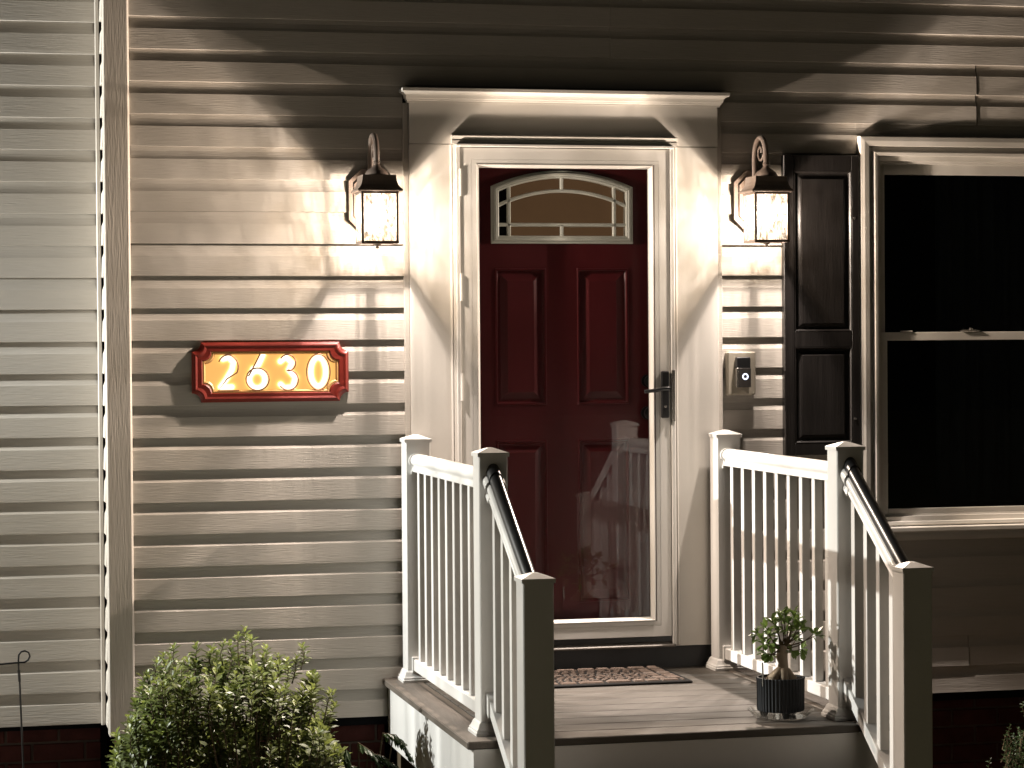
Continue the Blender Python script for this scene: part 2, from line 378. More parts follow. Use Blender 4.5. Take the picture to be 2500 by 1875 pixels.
for a, b in PXs:
    for (c, d) in (PU, PL_):
        pm = MB()
        for q in mitre(a, b, c, d, [(0, 0), (.002, -.004), (.007, -.004), (.010, .006), (.014, .010), (.024, .010), (.034, .006), (.052, -.001)], YS): pm.add([tuple(v) for v in q.v], q.f)
        pm.add([(a+.052, YS-.001, c+.052), (b-.052, YS-.001, c+.052), (b-.052, YS-.001, d-.052), (a+.052, YS-.001, d-.052)], [(0,1,2,3)])
        pm.build('raised_panel', RED, fd)
# fanlight
fl = MB()
def fshape(d, n=30):
    x0, x1, z0 = 1.407+d, 2.004-d, 1.530+d
    P = [(x0, z0), (x1, z0)]
    for i in range(n+1):
        x = x1+(x0-x1)*i/n; P.append((x, arc(x, d)))
    return P
lp = [(0, 0), (0.001, -.008), (.004, -.010), (.010, -.010), (.012, -.018), (.020, -.019), (.024, -.015), (.026, -.017), (.031, -.013), (.033, 0.0), (.033, .02)]
V = []; F = []; N_ = len(fshape(0))
for d, y in lp: V += [(x, YS+y, z) for x, z in fshape(d)]
for i in range(len(lp)-1):
    for k in range(N_): l = (k+1) % N_; F.append((i*N_+k, i*N_+l, (i+1)*N_+l, (i+1)*N_+k))
fl.add(V, F).build('fanlight_frame', FANW, fd)
def muntin(pts, wd=.0075):
    V = []; F = []
    for i, (x, z) in enumerate(pts):
        a = Vector(pts[max(i-1, 0)]); b = Vector(pts[min(i+1, len(pts)-1)]); t = (b-a).normalized(); nn = Vector((-t.y, t.x))
        for (o, y) in ((-wd, .004), (-wd, -.006), (-wd*.55, -.011), (wd*.55, -.011), (wd, -.006), (wd, .004)):
            V.append((x+nn.x*o, YS+y, z+nn.y*o))
    for i in range(len(pts)-1):
        for k in range(5): F.append((i*6+k, i*6+k+1, i*6+7+k, i*6+6+k))
    return MB().add(V, F).build('muntin', FANW, fd)
XL, XR, ZL = 1.481, 1.925, 1.607
muntin([(XL, 1.555), (XL, arc(XL, .02))]); muntin([(XR, 1.555), (XR, arc(XR, .02))])
muntin([(1.435, ZL), (1.975, ZL)])
D2 = .083
muntin([(1.435+(1.975-1.435)*i/24, arc(1.435+(1.975-1.435)*i/24, D2)) for i in range(25)])
muntin([(1.703, 1.555), (1.703, ZL)]); muntin([(1.703, arc(1.703, D2)), (1.703, arc(1.703, .02))])
PANE = glassmat('door_glass', tint=(.85,.85,.83), refl=1.0)
def cell(x0, x1, lo, hi, n=8):
    V = []; F = []
    for i in range(n+1):
        x = x0+(x1-x0)*i/n; V += [(x, YS+.001, lo(x)), (x, YS+.001, hi(x))]
    for i in range(n): F.append((2*i, 2*i+2, 2*i+3, 2*i+1))
    MB().add(V, F).build('pane', PANE, fd)
c0 = lambda x: 1.560; cL = lambda x: ZL; cA = lambda x: arc(x, D2); cT = lambda x: arc(x, .03)
for (a, b) in ((1.438, XL), (XR, 1.973)): cell(a, b, c0, cL, 2); cell(a, b, cL, cA, 3); cell(a, b, cA, cT, 3)
for (a, b) in ((XL, 1.703), (1.703, XR)): cell(a, b, c0, cL, 4); cell(a, b, cA, cT)
cell(XL, XR, cL, cA, 16)
curt = emit('curtain_room_glow', (.105, .055, .026), 1.0)  # warm room light behind the cloth is given as its own emission
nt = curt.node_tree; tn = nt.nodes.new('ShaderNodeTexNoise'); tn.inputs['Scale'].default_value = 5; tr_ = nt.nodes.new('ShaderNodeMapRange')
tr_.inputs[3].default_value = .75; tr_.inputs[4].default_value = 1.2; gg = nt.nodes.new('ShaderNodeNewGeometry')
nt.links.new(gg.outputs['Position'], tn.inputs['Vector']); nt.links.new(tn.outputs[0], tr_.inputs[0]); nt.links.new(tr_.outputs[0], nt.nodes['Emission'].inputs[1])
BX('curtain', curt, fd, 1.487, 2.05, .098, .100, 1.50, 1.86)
BX('dark_room_sheet', DARK, fd, 1.40, 2.06, .135, .145, 1.50, 1.86)  # black sheet behind the cloth; the unlit room is put into its colour
def knob(cx, cz, r, name):
    V = []; 
    m_ = MB(); m_.tube([(cx, YS, cz), (cx, YS-.006, cz)], [r, r], 18); m_.tube([(cx, YS-.006, cz), (cx, YS-.028, cz), (cx, YS-.036, cz), (cx, YS-.055, cz), (cx, YS-.060, cz)], [r*.4, r*.4, r*.9, r*.95, r*.5], 18)
    return m_.build(name, IRON, fd)
knob(2.062, .966, .026, 'deadbolt'); knob(2.062, .834, .028, 'knob')

# ------------------------------------------------------------------ storm door
sd = thing('storm_door', (1.695, -.04, -.10), 'white framed full-glass storm door with black lever handle', 'storm door')
for nm, (a, b, c, d) in (('z_bar', (1.241, 1.2575, -.112, 1.9235)), ('z_bar', (2.1335, 2.1490, -.112, 1.9235))):
    BX(nm, WHITE, sd, a, b, -.056, -.02, c, d, b=.002)
MB().extrude([(-.02, 1.913), (-.062, 1.913), (-.066, 1.916), (-.066, 1.923), (-.02, 1.9235)], 'x', 1.2415, 2.1485).build('head_bar', WHITE, sd)
OX0, OX1, OZ0, OZ1 = 1.2605, 2.1305, -.078, 1.910
pf = [(0, -.01), (0, -.048), (.0015, -.050), (.0455, -.050), (.0462, -.0485), (.0469, -.050), (.0625, -.0505), (.0635, -.049)]
names = ('stile', 'stile', 'bottom_rail', 'top_rail')
for q, nm in zip(mitre(OX0, OX1, OZ0, OZ1, pf), names): q.build(nm, WHITE, sd)
bd = [(.0638, -.049), (.0640, -.052), (.068, -.053), (.078, -.036), (.0785, -.030), (.0785, -.015)]
for q, nm in zip(mitre(OX0, OX1-.004, OZ0, OZ1, bd), names): q.build('glazing_bead', WHITE, sd)
BX('glass_pane', GLASS, sd, OX0+.074, OX1-.078, -.0245, -.0215, OZ0+.074, OZ1-.074)
BX('door_sweep', IRON, sd, OX0+.002, OX1-.002, -.040, -.015, -.100, -.0785)
MB().extrude([(-.01, -.1225), (-.050, -.1225), (-.052, -.116), (-.044, -.108), (-.030, -.1015), (-.01, -.1015)], 'x', 1.243, 2.147).build('threshold', ALU, sd)
for z in (1.77, 1.35, .95, .55, .12):
    h = MB(); h.tube([(1.2585, -.056, z-.055), (1.2585, -.056, z+.055)], .0045, 8)
    h.build('hinge', WHITE, sd)
BX('strike_plate', STEEL, sd, 2.1335, 2.1480, -.0585, -.0565, .800, 1.010)
hp = MB(); hp.box(2.088, 2.121, -.066, -.0505, .815, 1.007, b=.004); hd = hp.build('handle_plate', IRON, sd)
MB().tube([(2.104, -.066, .935), (2.104, -.095, .935), (2.106, -.104, .936), (2.085, -.108, .936), (2.05, -.110, .929), (2.004, -.110, .925)], [.009, .009, .0095, .009, .008, .0075], 10).build('lever', IRON, hd)
MB().tube([(2.104, -.0655, .862), (2.104, -.069, .862)], .006, 10).build('lock_cylinder', STEEL, hd)

# ------------------------------------------------------------------ window
win = thing('window', (3.5, 0, .29), 'dark double-hung window in wide beige casing beside the black shutter', 'window')
pc = [(0, .012), (0, -.026), (.004, -.034), (.020, -.036), (.040, -.033), (.042, -.012), (.062, -.010), (.0635, -.026), (.068, -.030), (.079, -.028), (.081, .000)]
for q, nm in zip(mitre(WX0, WX1, .285, 1.979, pc), ('casing', 'casing', 'casing', 'casing')): q.build(nm, TRIM, win)
pj = [(.081, .000), (.100, .002), (.102, .018), (.110, .020), (.112, .045)]
for q in mitre(WX0, WX1, .285, 1.979, pj): q.build('frame', TRIM, win)
def sash(z0, z1, y, sx=.03, st=.03, sb=.03):
    x0, x1 = WX0+.108, WX1-.108
    m_ = MB(); m_.box(x0, x0+sx, y, y+.02, z0, z1, b=.002); m_.box(x1-sx, x1, y, y+.02, z0, z1, b=.002)
    m_.box(x0+sx, x1-sx, y+.0005, y+.02, z1-st, z1, b=.002); m_.box(x0+sx, x1-sx, y+.0005, y+.02, z0, z0+sb, b=.002)
    o = m_.build('sash', TRIM, win)
    BX('pane', WGLASS, o, x0+sx, x1-sx, y+.009, y+.012, z0+sb, z1-st)
    return o
sash(1.128, 1.872, .044, st=.048); ls = sash(.395, 1.160, .020, st=.035, sb=.022)
lk = MB(); lk.box(3.44, 3.52, .012, .034, 1.1605, 1.168, b=.002); lk.tube([(3.48, .02, 1.168), (3.48, .02, 1.176)], .008, 10); lk.build('sash_lock', STEEL, win)
lk = MB(); lk.box(3.165, 3.215, .014, .034, 1.1605, 1.1665, b=.002); lk.build('tilt_latch', TRIM, win)
MB().extrude([(.02, .349), (-.050, .343), (-.052, .340), (-.052, .326), (-.044, .325), (-.040, .318), (.012, .318)], 'x', WX0-.012, WX1+.012).build('sill', TRIM, win)
BX('apron', TRIM, win, WX0+.0, WX1-.0, -.022, .012, .293, .3175, b=.002)

m = MB(); V = []; F = []
for i in range(60):
    x = 3.42+(4.0-3.42)*i/59; yy_ = .26+.018*math.sin(i*.9)+.006*math.sin(i*2.3); V += [(x, yy_, .42), (x, yy_, 1.84)]
for i in range(59): F.append((2*i, 2*i+2, 2*i+3, 2*i+1))
m.add(V, F, True).build('curtain', mat('curtain_cloth', (.30, .33, .36), rough=.9, spec=.1), win)
# ------------------------------------------------------------------ shutter
sh = thing('shutter', (2.79, -.03, .65), 'black raised-panel shutter between the right lantern and the window', 'shutter')
HX0, HX1, HZ0, HZ1 = 2.628, 2.960, .652, 1.897
m = MB()
m.box(HX0, 2.674, -.036, -.002, HZ0, HZ1, b=.003); m.box(2.924, HX1, -.036, -.002, HZ0, HZ1, b=.003)
for a, b in ((1.831, HZ1), (1.100, 1.165), (HZ0, .702)): m.box(2.6735, 2.9245, -.0355, -.002, a, b, b=.002)
m.build('frame', BLACK, sh)
for (c, d) in ((1.165, 1.831), (.702, 1.100)):
    pm = MB(); pp = [(0, -.036), (.003, -.036), (.008, -.030), (.010, -.018), (.017, -.018), (.030, -.026), (.034, -.033)]
    for q in mitre(2.674, 2.924, c, d, pp): pm.add([tuple(v) for v in q.v], q.f)
    pm.add([(2.708, -.033, c+.034), (2.890, -.033, c+.034), (2.890, -.033, d-.034), (2.708, -.033, d-.034)], [(0,1,2,3)])
    pm.build('raised_panel', BLACK, sh)
for zz in (1.636, .80):
    MB().tube([(2.937, -.036, zz), (2.937, -.040, zz)], .005, 10).build('screw', STEEL, sh)

# ------------------------------------------------------------------ lanterns
def lantern_light(name, parent, loc, watts, col, rad=.019, spread=.4, pat=(.32, .68, .70, 1.30), fr=9):
    ld = bpy.data.lights.new(name, 'POINT'); ld.energy = watts; ld.shadow_soft_size = rad; ld.color = col
    ld.use_nodes = True; nt = ld.node_tree; N = nt.nodes; L = nt.links; e = N['Emission']
    lf = N.new('ShaderNodeLightFalloff'); lf.inputs['Smooth'].default_value = 0.0
    g = N.new('ShaderNodeNewGeometry'); sp = N.new('ShaderNodeSeparateXYZ'); L.new(g.outputs['Incoming'], sp.inputs[0])
    at = N.new('ShaderNodeMath'); at.operation = 'ARCTAN2'; L.new(sp.outputs[1], at.inputs[0]); L.new(sp.outputs[0], at.inputs[1])
    m1 = N.new('ShaderNodeMath'); m1.operation = 'MULTIPLY'; m1.inputs[1].default_value = fr; L.new(at.outputs[0], m1.inputs[0])
    m2 = N.new('ShaderNodeMath'); m2.operation = 'MULTIPLY'; m2.inputs[1].default_value = 1.3; L.new(sp.outputs[2], m2.inputs[0])
    cb = N.new('ShaderNodeCombineXYZ'); L.new(m1.outputs[0], cb.inputs[0]); L.new(m2.outputs[0], cb.inputs[1]); cb.inputs[2].default_value = random.random()*9
    no = N.new('ShaderNodeTexNoise'); no.inputs['Scale'].default_value = 1.4; no.inputs['Detail'].default_value = 3.5; no.inputs['Distortion'].default_value = .9; L.new(cb.outputs[0], no.inputs['Vector'])
    mr = N.new('ShaderNodeMapRange'); mr.inputs[1].default_value = pat[0]; mr.inputs[2].default_value = pat[1]; mr.inputs[3].default_value = pat[2]; mr.inputs[4].default_value = pat[3]; L.new(no.outputs[0], mr.inputs[0])  # streaks of the rippled panes are noise put into the light's strength
    mm = N.new('ShaderNodeMath'); mm.operation = 'MULTIPLY'; fa = N.new('ShaderNodeMath'); fa.operation = 'MULTIPLY_ADD'; fa.inputs[1].default_value = spread; L.new(lf.outputs['Constant'], fa.inputs[0])
    fb = N.new('ShaderNodeMath'); fb.operation = 'MULTIPLY'; fb.inputs[1].default_value = 1-spread; L.new(lf.outputs['Linear'], fb.inputs[0]); L.new(fb.outputs[0], fa.inputs[2]); L.new(fa.outputs[0], mm.inputs[0]); L.new(mr.outputs[0], mm.inputs[1]); L.new(mm.outputs[0], e.inputs[1])
    lf.inputs['Strength'].default_value = 1.0
    o = bpy.data.objects.new(name, ld); C.objects.link(o); o.parent = parent; o.location = Vector(loc)-base(parent); return o
def lantern(cx, wy, zb, label, watts=None, col=(1, .865, .765), cool=False):
    """cx centre x, wy wall y, zb glass bottom z"""
    t = thing('wall_lantern', (cx, wy, zb+.16), label, 'lantern', 'lanterns on the house wall')
    yc = wy-.166; hw = .073; z0, z1 = zb, zb+.200
    # backplate: chamfered plate with a raised centre
    def plate(hx, lo, hi, c, y0, y1):
        P = [(cx-hx+c, lo), (cx+hx-c, lo), (cx+hx, lo+c), (cx+hx, hi-c), (cx+hx-c, hi), (cx-hx+c, hi), (cx-hx, hi-c), (cx-hx, lo+c)]
        V = [(x, y0, z) for x, z in P]+[(x, y1, z) for x, z in P]
        return V, [tuple(range(8)), tuple(range(15, 7, -1))]+[(i, (i+1) % 8, 8+(i+1) % 8, 8+i) for i in range(8)]
    m_ = MB(); m_.add(*plate(.086, zb+.055, zb+.305, .048, wy+.0, wy-.014)); m_.add(*plate(.066, zb+.078, zb+.282, .038, wy-.014, wy-.022))
    m_.build('backplate', BRONZE, t)
    # goose-neck arm
    pts = []
    pts.append((cx, wy-.020, zb+.262)); pts.append((cx, wy-.022, zb+.275)); pts.append((cx, wy-.024, zb+.300)); pts.append((cx, wy-.024, zb+.335))
    for i in range(0, 13):
        a = PI - PI*i/12; pts.append((cx, yc+.071+.071*-math.cos(a)*-1, zb+.355+.078*math.sin(a)))
    pts.append((cx, yc, zb+.345)); pts.append((cx, yc, zb+.322))
    pts = pts[:4] + sorted(pts[4:17], key=lambda p: -p[1]) + pts[17:]
    MB().tube(pts, .0120, 10, sx=.85).build('arm', BRONZE, t)
    sc_ = []
    for i in range(20):
        a = PI*1.1+i*.33; r = .040*(1-i/26); sc_.append((cx, yc+.068+r*math.cos(a), zb+.375+r*math.sin(a)))
    MB().tube(sc_, .0045, 8).build('scroll', BRONZE, t)
    # roof: flared square hip, dome, finial
    def sq(m__, layers):
        V = []; F = []
        for h, z in layers:
            V += [(cx-h, yc-h, z), (cx+h, yc-h, z), (cx+h, yc+h, z), (cx-h, yc+h, z)]
        for i in range(len(layers)-1):
            for k in range(4): l = (k+1) % 4; F.append((4*i+k, 4*i+l, 4*i+4+l, 4*i+4+k))
        F += [(3,2,1,0), tuple(4*(len(layers)-1)+i for i in range(4))]; return m__.add(V, F)
    rf = sq(MB(), [(.086, z1+.003), (.089, z1+.006), (.089, z1+.010), (.080, z1+.018), (.073, z1+.030), (.068, z1+.046), (.066, z1+.064), (.0665, z1+.068), (.045, z1+.069)]).build('roof', BRONZE, t)
    MB().lathe([(.047, z1+.068), (.046, z1+.076), (.036, z1+.090), (.020, z1+.100), (.013, z1+.108), (.011, z1+.114), (.015, z1+.120), (.010, z1+.128), (.009, z1+.135)], cx, yc, 20).build('finial', BRONZE, rf)
    # cage
    cg = MB(); t_ = .0085
    for sx in (-1, 1):
        for sy in (-1, 1):
            a = cx+sx*hw; b = yc+sy*hw; t_ = .0085 if sy < 0 else .0055
            cg.box(min(a, a-sx*t_), max(a, a-sx*t_), min(b, b-sy*t_), max(b, b-sy*t_), z0, z1+.003)
    t_ = .0085
    for (a, b) in ((z0, z0+.010), (z1-.006, z1+.0025)):
        cg.box(cx-hw-.001, cx+hw+.001, yc-hw-.001, yc-hw+t_, a, b); cg.box(cx-hw-.001, cx+hw+.001, yc+hw-t_, yc+hw+.001, a, b)
        cg.box(cx-hw-.001, cx-hw+t_, yc-hw+t_, yc+hw-t_, a, b); cg.box(cx+hw-t_, cx+hw+.001, yc-hw+t_, yc+hw-t_, a, b)
    cg.build('cage', BRONZE, t)
    for (a, b, c, d) in ((cx-hw+t_, cx+hw-t_, yc-hw+.003, yc-hw+.005), (cx-hw+t_, cx+hw-t_, yc+hw-.005, yc+hw-.003), (cx-hw+.003, cx-hw+.005, yc-hw+t_, yc+hw-t_), (cx+hw-.005, cx+hw-.003, yc-hw+t_, yc+hw-t_)):
        BX('glass_pane', SEED, t, a, b, c, d, z0+.010, z1-.006)
    m_ = MB(); m_.lathe([(.004, z0-.018), (.008, z0-.014), (.005, z0-.008), (.014, z0-.003), (.016, z0+.002), (.016, z0+.006)], cx, yc, 14)
    for a in (0, PI/2): m_.box(cx-(hw if a == 0 else .006), cx+(hw if a == 0 else .006), yc-(.006 if a == 0 else hw), yc+(.006 if a == 0 else hw), z0+(.0005 if a == 0 else .0012), z0+.005)
    m_.build('bottom_finial', BRONZE, t)
    MB().lathe([(.018, z1+.0025), (.018, z1-.03), (.014, z1-.038)], cx, yc, 16).build('socket', BRONZE, t)
    zc = zb+.112
    MB().lathe([(.012, zc+.05), (.018, zc+.042), (.031, zc+.024), (.037, zc+.004), (.036, zc-.014), (.027, zc-.030), (.008, zc-.038)], cx, yc, 24).build('bulb', BULB, t)
    # the frosted bulb itself, and an added sharp light that patterns streaks by noise
    lantern_light('lamp_light', t, (cx, yc, zc+.002), watts or LANTERN_W*.68, col, spread=0.0 if watts else .6, rad=.024 if not watts else .016)
    if not watts: lantern_light('lamp_streak_light', t, (cx, yc, zc+.004), LANTERN_W*.32, col, spread=.45, rad=.0035, pat=(.40, .64, .60, 1.42), fr=24)
    return t
lantern(.900, -.004, 1.517, 'lit bronze lantern left of the door surround')
lantern(2.506, -.004, 1.526, 'lit bronze lantern right of the door surround, beside the shutter')
cl = lantern(-2.05, .216, 1.36, 'lit lantern on the recessed wing wall, outside the left of the picture', watts=COACH_W, col=(.88, .93, .95))

# ------------------------------------------------------------------ address sign
sg = thing('address_sign', (.495, -.02, .89), 'glowing amber house number plaque in a scalloped red frame', 'house number sign')
def notch(x0, x1, z0, z1, r, n=7):
    P = []
    for (cx, cz, a0) in ((x0, z0, PI/2), (x1, z0, PI), (x1, z1, 1.5*PI), (x0, z1, 0)):
        for i in range(n+1):
            a = a0 - (PI/2)*i/n
            P.append((cx+r*math.cos(a), cz+r*math.sin(a)))
    return P
def ring(layers, mt, name, parent, capfirst=False):
    V = []; F = []; n = len(layers[0][0])
    for P, y in layers: V += [(x, y, z) for x, z in P]
    for i in range(len(layers)-1):
        for k in range(n): l = (k+1) % n; F.append((i*n+k, i*n+l, (i+1)*n+l, (i+1)*n+k))
    return MB().add(V, F).build(name, mt, parent)
X0, X1, Z0, Z1 = .186, .808, .900, 1.136
lay = [(notch(X0, X1, Z0, Z1, .036), .004), (notch(X0, X1, Z0, Z1, .036), -.010), (notch(X0+.003, X1-.003, Z0+.003, Z1-.003, .036), -.013), (notch(X0+.010, X1-.010, Z0+.010, Z1-.010, .036), -.019), (notch(X0+.014, X1-.014, Z0+.014, Z1-.014, .036), -.020),
       (notch(X0+.022, X1-.022, Z0+.022, Z1-.022, .037), -.0165), (notch(X0+.038, X1-.038, Z0+.034, Z1-.034, .036), -.0175), (notch(X0+.042, X1-.042, Z0+.037, Z1-.037, .037), -.013), (notch(X0+.043, X1-.043, Z0+.038, Z1-.038, .037), -.006)]
ring(lay, REDFR, 'frame', sg)
dz0, dz1 = .946, 1.088
digs = []   # thin outline strokes, from the photograph
def dig(x0, x1, pts): return [(x0+(x1-x0)*a, dz0+(dz1-dz0)*b) for a, b in pts]
def circ(cx, cz, rx, rz, a0, a1, n=22): return [(cx+rx*math.cos(math.radians(a0+(a1-a0)*i/n)), cz+rz*math.sin(math.radians(a0+(a1-a0)*i/n))) for i in range(n+1)]
digs.append(dig(.286, .371, circ(.50, .66, .47, .33, 155, -30)+[(.45, .33), (.04, .0), (1.0, .0)]))
digs.append(dig(.398, .491, [(.62, 1.02), (.45, .80), (.14, .42)]+circ(.50, .31, .49, .31, 165, -195, 30)))
digs.append(dig(.530, .606, circ(.45, .76, .42, .23, 150, -85)+[(.40, .545)]+circ(.48, .28, .52, .28, 90, -145)))
digs.append(dig(.640, .733, circ(.5, .5, .5, .50, 90, 450, 36)))
for P in digs: MB().tube([(x, -.0115, z) for x, z in P], .0031, 6).build('digit', COPPER, sg)
fat = [dig(.290, .365, [(.25, .88), (.55, .92), (.80, .78), (.72, .58), (.40, .30), (.12, .10), (.70, .10)]),
       dig(.402, .488, [(.75, .98), (.55, .72)]+circ(.48, .30, .36, .24, 140, -220, 16)+[(.22, .5), (.30, .6)]),
       dig(.532, .606, [(.05, .80), (.35, .92), (.68, .76), (.50, .56), (.85, .34), (.70, .08), (.25, .06), (.05, .16)]),
       dig(.640, .733, circ(.50, .50, .32, .40, 60, 400, 22))]
NX, NZ = 200, 62; V = []; F = []; G = []
gx0, gx1, gz0, gz1 = X0+.036, X1-.036, Z0+.031, Z1-.031
for j in range(NZ+1):
    for i in range(NX+1):
        x = gx0+(gx1-gx0)*i/NX; z = gz0+(gz1-gz0)*j/NZ; V.append((x, -.0075, z)); dm = 9.
        for P in fat:
            if min(abs(x-P[0][0]), 9) > .16: continue
            for (ax, az), (bx_, bz_) in zip(P[:-1], P[1:]):
                dx, dz_ = bx_-ax, bz_-az; L2 = dx*dx+dz_*dz_+1e-12; t = max(0, min(1, ((x-ax)*dx+(z-az)*dz_)/L2))
                d = math.hypot(x-ax-t*dx, z-az-t*dz_); dm = min(dm, d)
        G.append(math.exp(-(dm/.0135)**2)*1.0 + .25*math.exp(-dm/.02))
for j in range(NZ):
    for i in range(NX): a = j*(NX+1)+i; F.append((a, a+1, a+NX+2, a+NX+1))
pn = MB().add(V, F).build('lit_panel', emit('amber_panel', (1, .5, .12), 1), sg)
at = pn.data.attributes.new('glow', 'FLOAT', 'POINT'); at.data.foreach_set('value', G)
nt = pn.data.materials[0].node_tree; N = nt.nodes; an = N.new('ShaderNodeAttribute'); an.attribute_name = 'glow'
cr = N.new('ShaderNodeValToRGB'); e = cr.color_ramp.elements; e[0].color = (.95, .47, .13, 1); e[1].color = (1, .93, .70, 1); e[0].position = .02
e2 = cr.color_ramp.elements.new(.40); e2.color = (1.0, .58, .14, 1)
nt.links.new(an.outputs['Fac'], cr.inputs[0]); nt.links.new(cr.outputs[0], N['Emission'].inputs[0])
mrr = N.new('ShaderNodeMapRange'); mrr.inputs[3].default_value = 1.1; mrr.inputs[4].default_value = 2.2; nt.links.new(an.outputs['Fac'], mrr.inputs[0]); nt.links.new(mrr.outputs[0], N['Emission'].inputs[1])
ring([(notch(X0+.0425, X1-.0425, Z0+.0375, Z1-.0375, .037), -.0135), (notch(X0+.048, X1-.048, Z0+.043, Z1-.043, .037), -.0145), (notch(X0+.053, X1-.053, Z0+.048, Z1-.048, .037), -.009)], mat('amber_rim', (.75, .42, .16), rough=.35), 'inner_rim', sg)
BX('back_plate', REDFR, sg, X0+.04, X1-.04, -.0065, .002, Z0+.035, Z1-.035)

# ------------------------------------------------------------------ doorbell
db = thing('video_doorbell', (2.444, -.035, .99), 'black and silver video doorbell with a glowing ring on a beige block', 'doorbell')
BX('mounting_block', mat('block_vinyl', (.46, .41, .33), rough=.6), db, 2.3815, 2.505, -.030, .006, .904, 1.084, b=.006)
BX('body', IRON, db, 2.4135, 2.4745, -.054, -.0305, .937, 1.061, b=.003)
BX('silver_face', STEEL, db, 2.4130, 2.4215, -.0555, -.036, .9365, 1.016, b=.001)
BX('button_face', mat('dark_glass_face', (.05, .045, .042), rough=.2), db, 2.4220, 2.4748, -.0560, -.052, .9365, 1.016, b=.001)
V = []; F = []
for i in range(25):
    a = 2*PI*i/24
    for r in (.0075, .0135): V.append((2.4500+r*math.cos(a), -.0568, .981+r*math.sin(a)))
for i in range(24): F.append((2*i, 2*i+1, 2*i+3, 2*i+2))
MB().add(V, F).build('light_ring', emit('ring_glow', (.80, .82, 1.0), 2.2), db)

# ------------------------------------------------------------------ porch deck
DZ = -.2127
dk = thing('porch_deck', (1.70, -.8, -.5), 'raised grey composite porch deck with pale skirt boards', 'porch')
DX0, DX1, DY0 = .937, 2.470, -1.648
BX('deck_board', DECKY, dk, DX0, 1.074, DY0+.001, .004, DZ-.027, DZ, b=.004)
BX('deck_board', DECKY, dk, 2.334, DX1, DY0+.001, .004, DZ-.027, DZ, b=.004)
y = DY0
while y < 0:
    y2 = min(y+.137, .003); BX('deck_board', DECK, dk, 1.0785, 2.3295, y+.001, y2-.001, DZ-.027, DZ-.0005, b=.003); y += .141
BX('skirt_board', VINYL, dk, .958, .976, DY0+.022, .0, -.475, DZ-.0275)
BX('skirt_board', VINYL, dk, .958, 2.452, DY0+.003, DY0+.0215, -.475, DZ-.0275)
BX('skirt_board', VINYL, dk, 2.434, 2.452, DY0+.022, .0, -.475, DZ-.0275)
for (a, b) in ((.985, -.08), (.985, -1.58), (2.34, -.08), (2.34, -1.58)):
    BX('support_post', STEM, dk, a, a+.09, b-.045, b+.045, GZ, DZ-.03)
st = thing('porch_steps', (1.7, -2.0, GZ), 'grey composite steps going down from the porch deck between the stair railings', 'steps')
for i in range(3):
    z = DZ-.165*(i+1); yy = DY0-.28*i
    for j in range(2): BX('tread_board', DECK, st, 1.12, 2.29, yy-.282+.141*j+.002, yy-.282+.141*j+.138, z-.027, z, b=.003)
    BX('riser', VINYL, st, 1.13, 2.28, yy-.262, yy-.245, z-.165, z-.028)

# ------------------------------------------------------------------ railings
S = .0995; CO = .003
def post(x, y, zb, zt, label):
    t = thing('railing_post', (x, y, zb), label, 'post', 'white posts of the porch railing'); h = S/2
    BX('post_sleeve', VINYL, t, x-h, x+h, y-h, y+h, zb, zt, b=.0035)
    c = h+CO+.002
    cp = MB(); V = []
    for hh, z in ((c, zt-.012), (c+.0005, zt), (c-.001, zt+.0015), (.010, zt+.017), (.001, zt+.018)): V += [(x-hh, y-hh, z), (x+hh, y-hh, z), (x+hh, y+hh, z), (x-hh, y+hh, z)]
    F = [(3,2,1,0), (16,17,18,19)]
    for i in range(4):
        for k in range(4): l = (k+1) % 4; F.append((4*i+k, 4*i+l, 4*i+4+l, 4*i+4+k))
    cp.add(V, F).build('post_cap', VINYL, t)
    V = []; L_ = ((.0205, 0), (.0205, .010), (.017, .013), (.017, .018), (.012, .024), (.008, .034), (.006, .040), (.0005, .046))
    for o, z in L_:
        hh = h+o; V += [(x-hh, y-hh, zb+z), (x+hh, y-hh, zb+z), (x+hh, y+hh, zb+z), (x-hh, y+hh, zb+z)]
    F = [(3,2,1,0)]
    for i in range(len(L_)-1):
        for k in range(4): l = (k+1) % 4; F.append((4*i+k, 4*i+l, 4*i+4+l, 4*i+4+k))
    MB().add(V, F).build('base_trim', VINYL, t)
    return t
ZT, ZT3 = .7476, .3754
Y1, Y2, Y3 = -.100, -1.474, -2.106
XP, XQ, XP3, XQ3 = 1.060, 2.347, 1.063, 2.338
post(XP, Y1, DZ, ZT, 'white post against the house wall left of the door')
post(XP, Y2, DZ, ZT, 'white post at the front corner of the deck, left of the door')
post(XP3, Y3, GZ, ZT3, 'low white post at the foot of the left stair rail')
post(XQ, Y1, DZ, ZT, 'white post against the house wall below the doorbell')
post(XQ, Y2, DZ, ZT, 'white deck corner post behind the potted bonsai')
post(XQ3, Y3, GZ, ZT3, 'low white post at the foot of the right stair rail')
def rprof(w=.031, z0=0.0):
    """top rail cross-section (dx, dz) closed, bottom at 0, top .067"""
    L_ = [(.024, 0), (.025, .006), (.022, .012), (.020, .020), (.022, .026), (.029, .031), (.032, .040), (.031, .050), (.025, .060), (.014, .0665), (0, .068)]
    return [(x, z+z0) for x, z in L_]+[(-x, z+z0) for x, z in reversed(L_[:-1])]
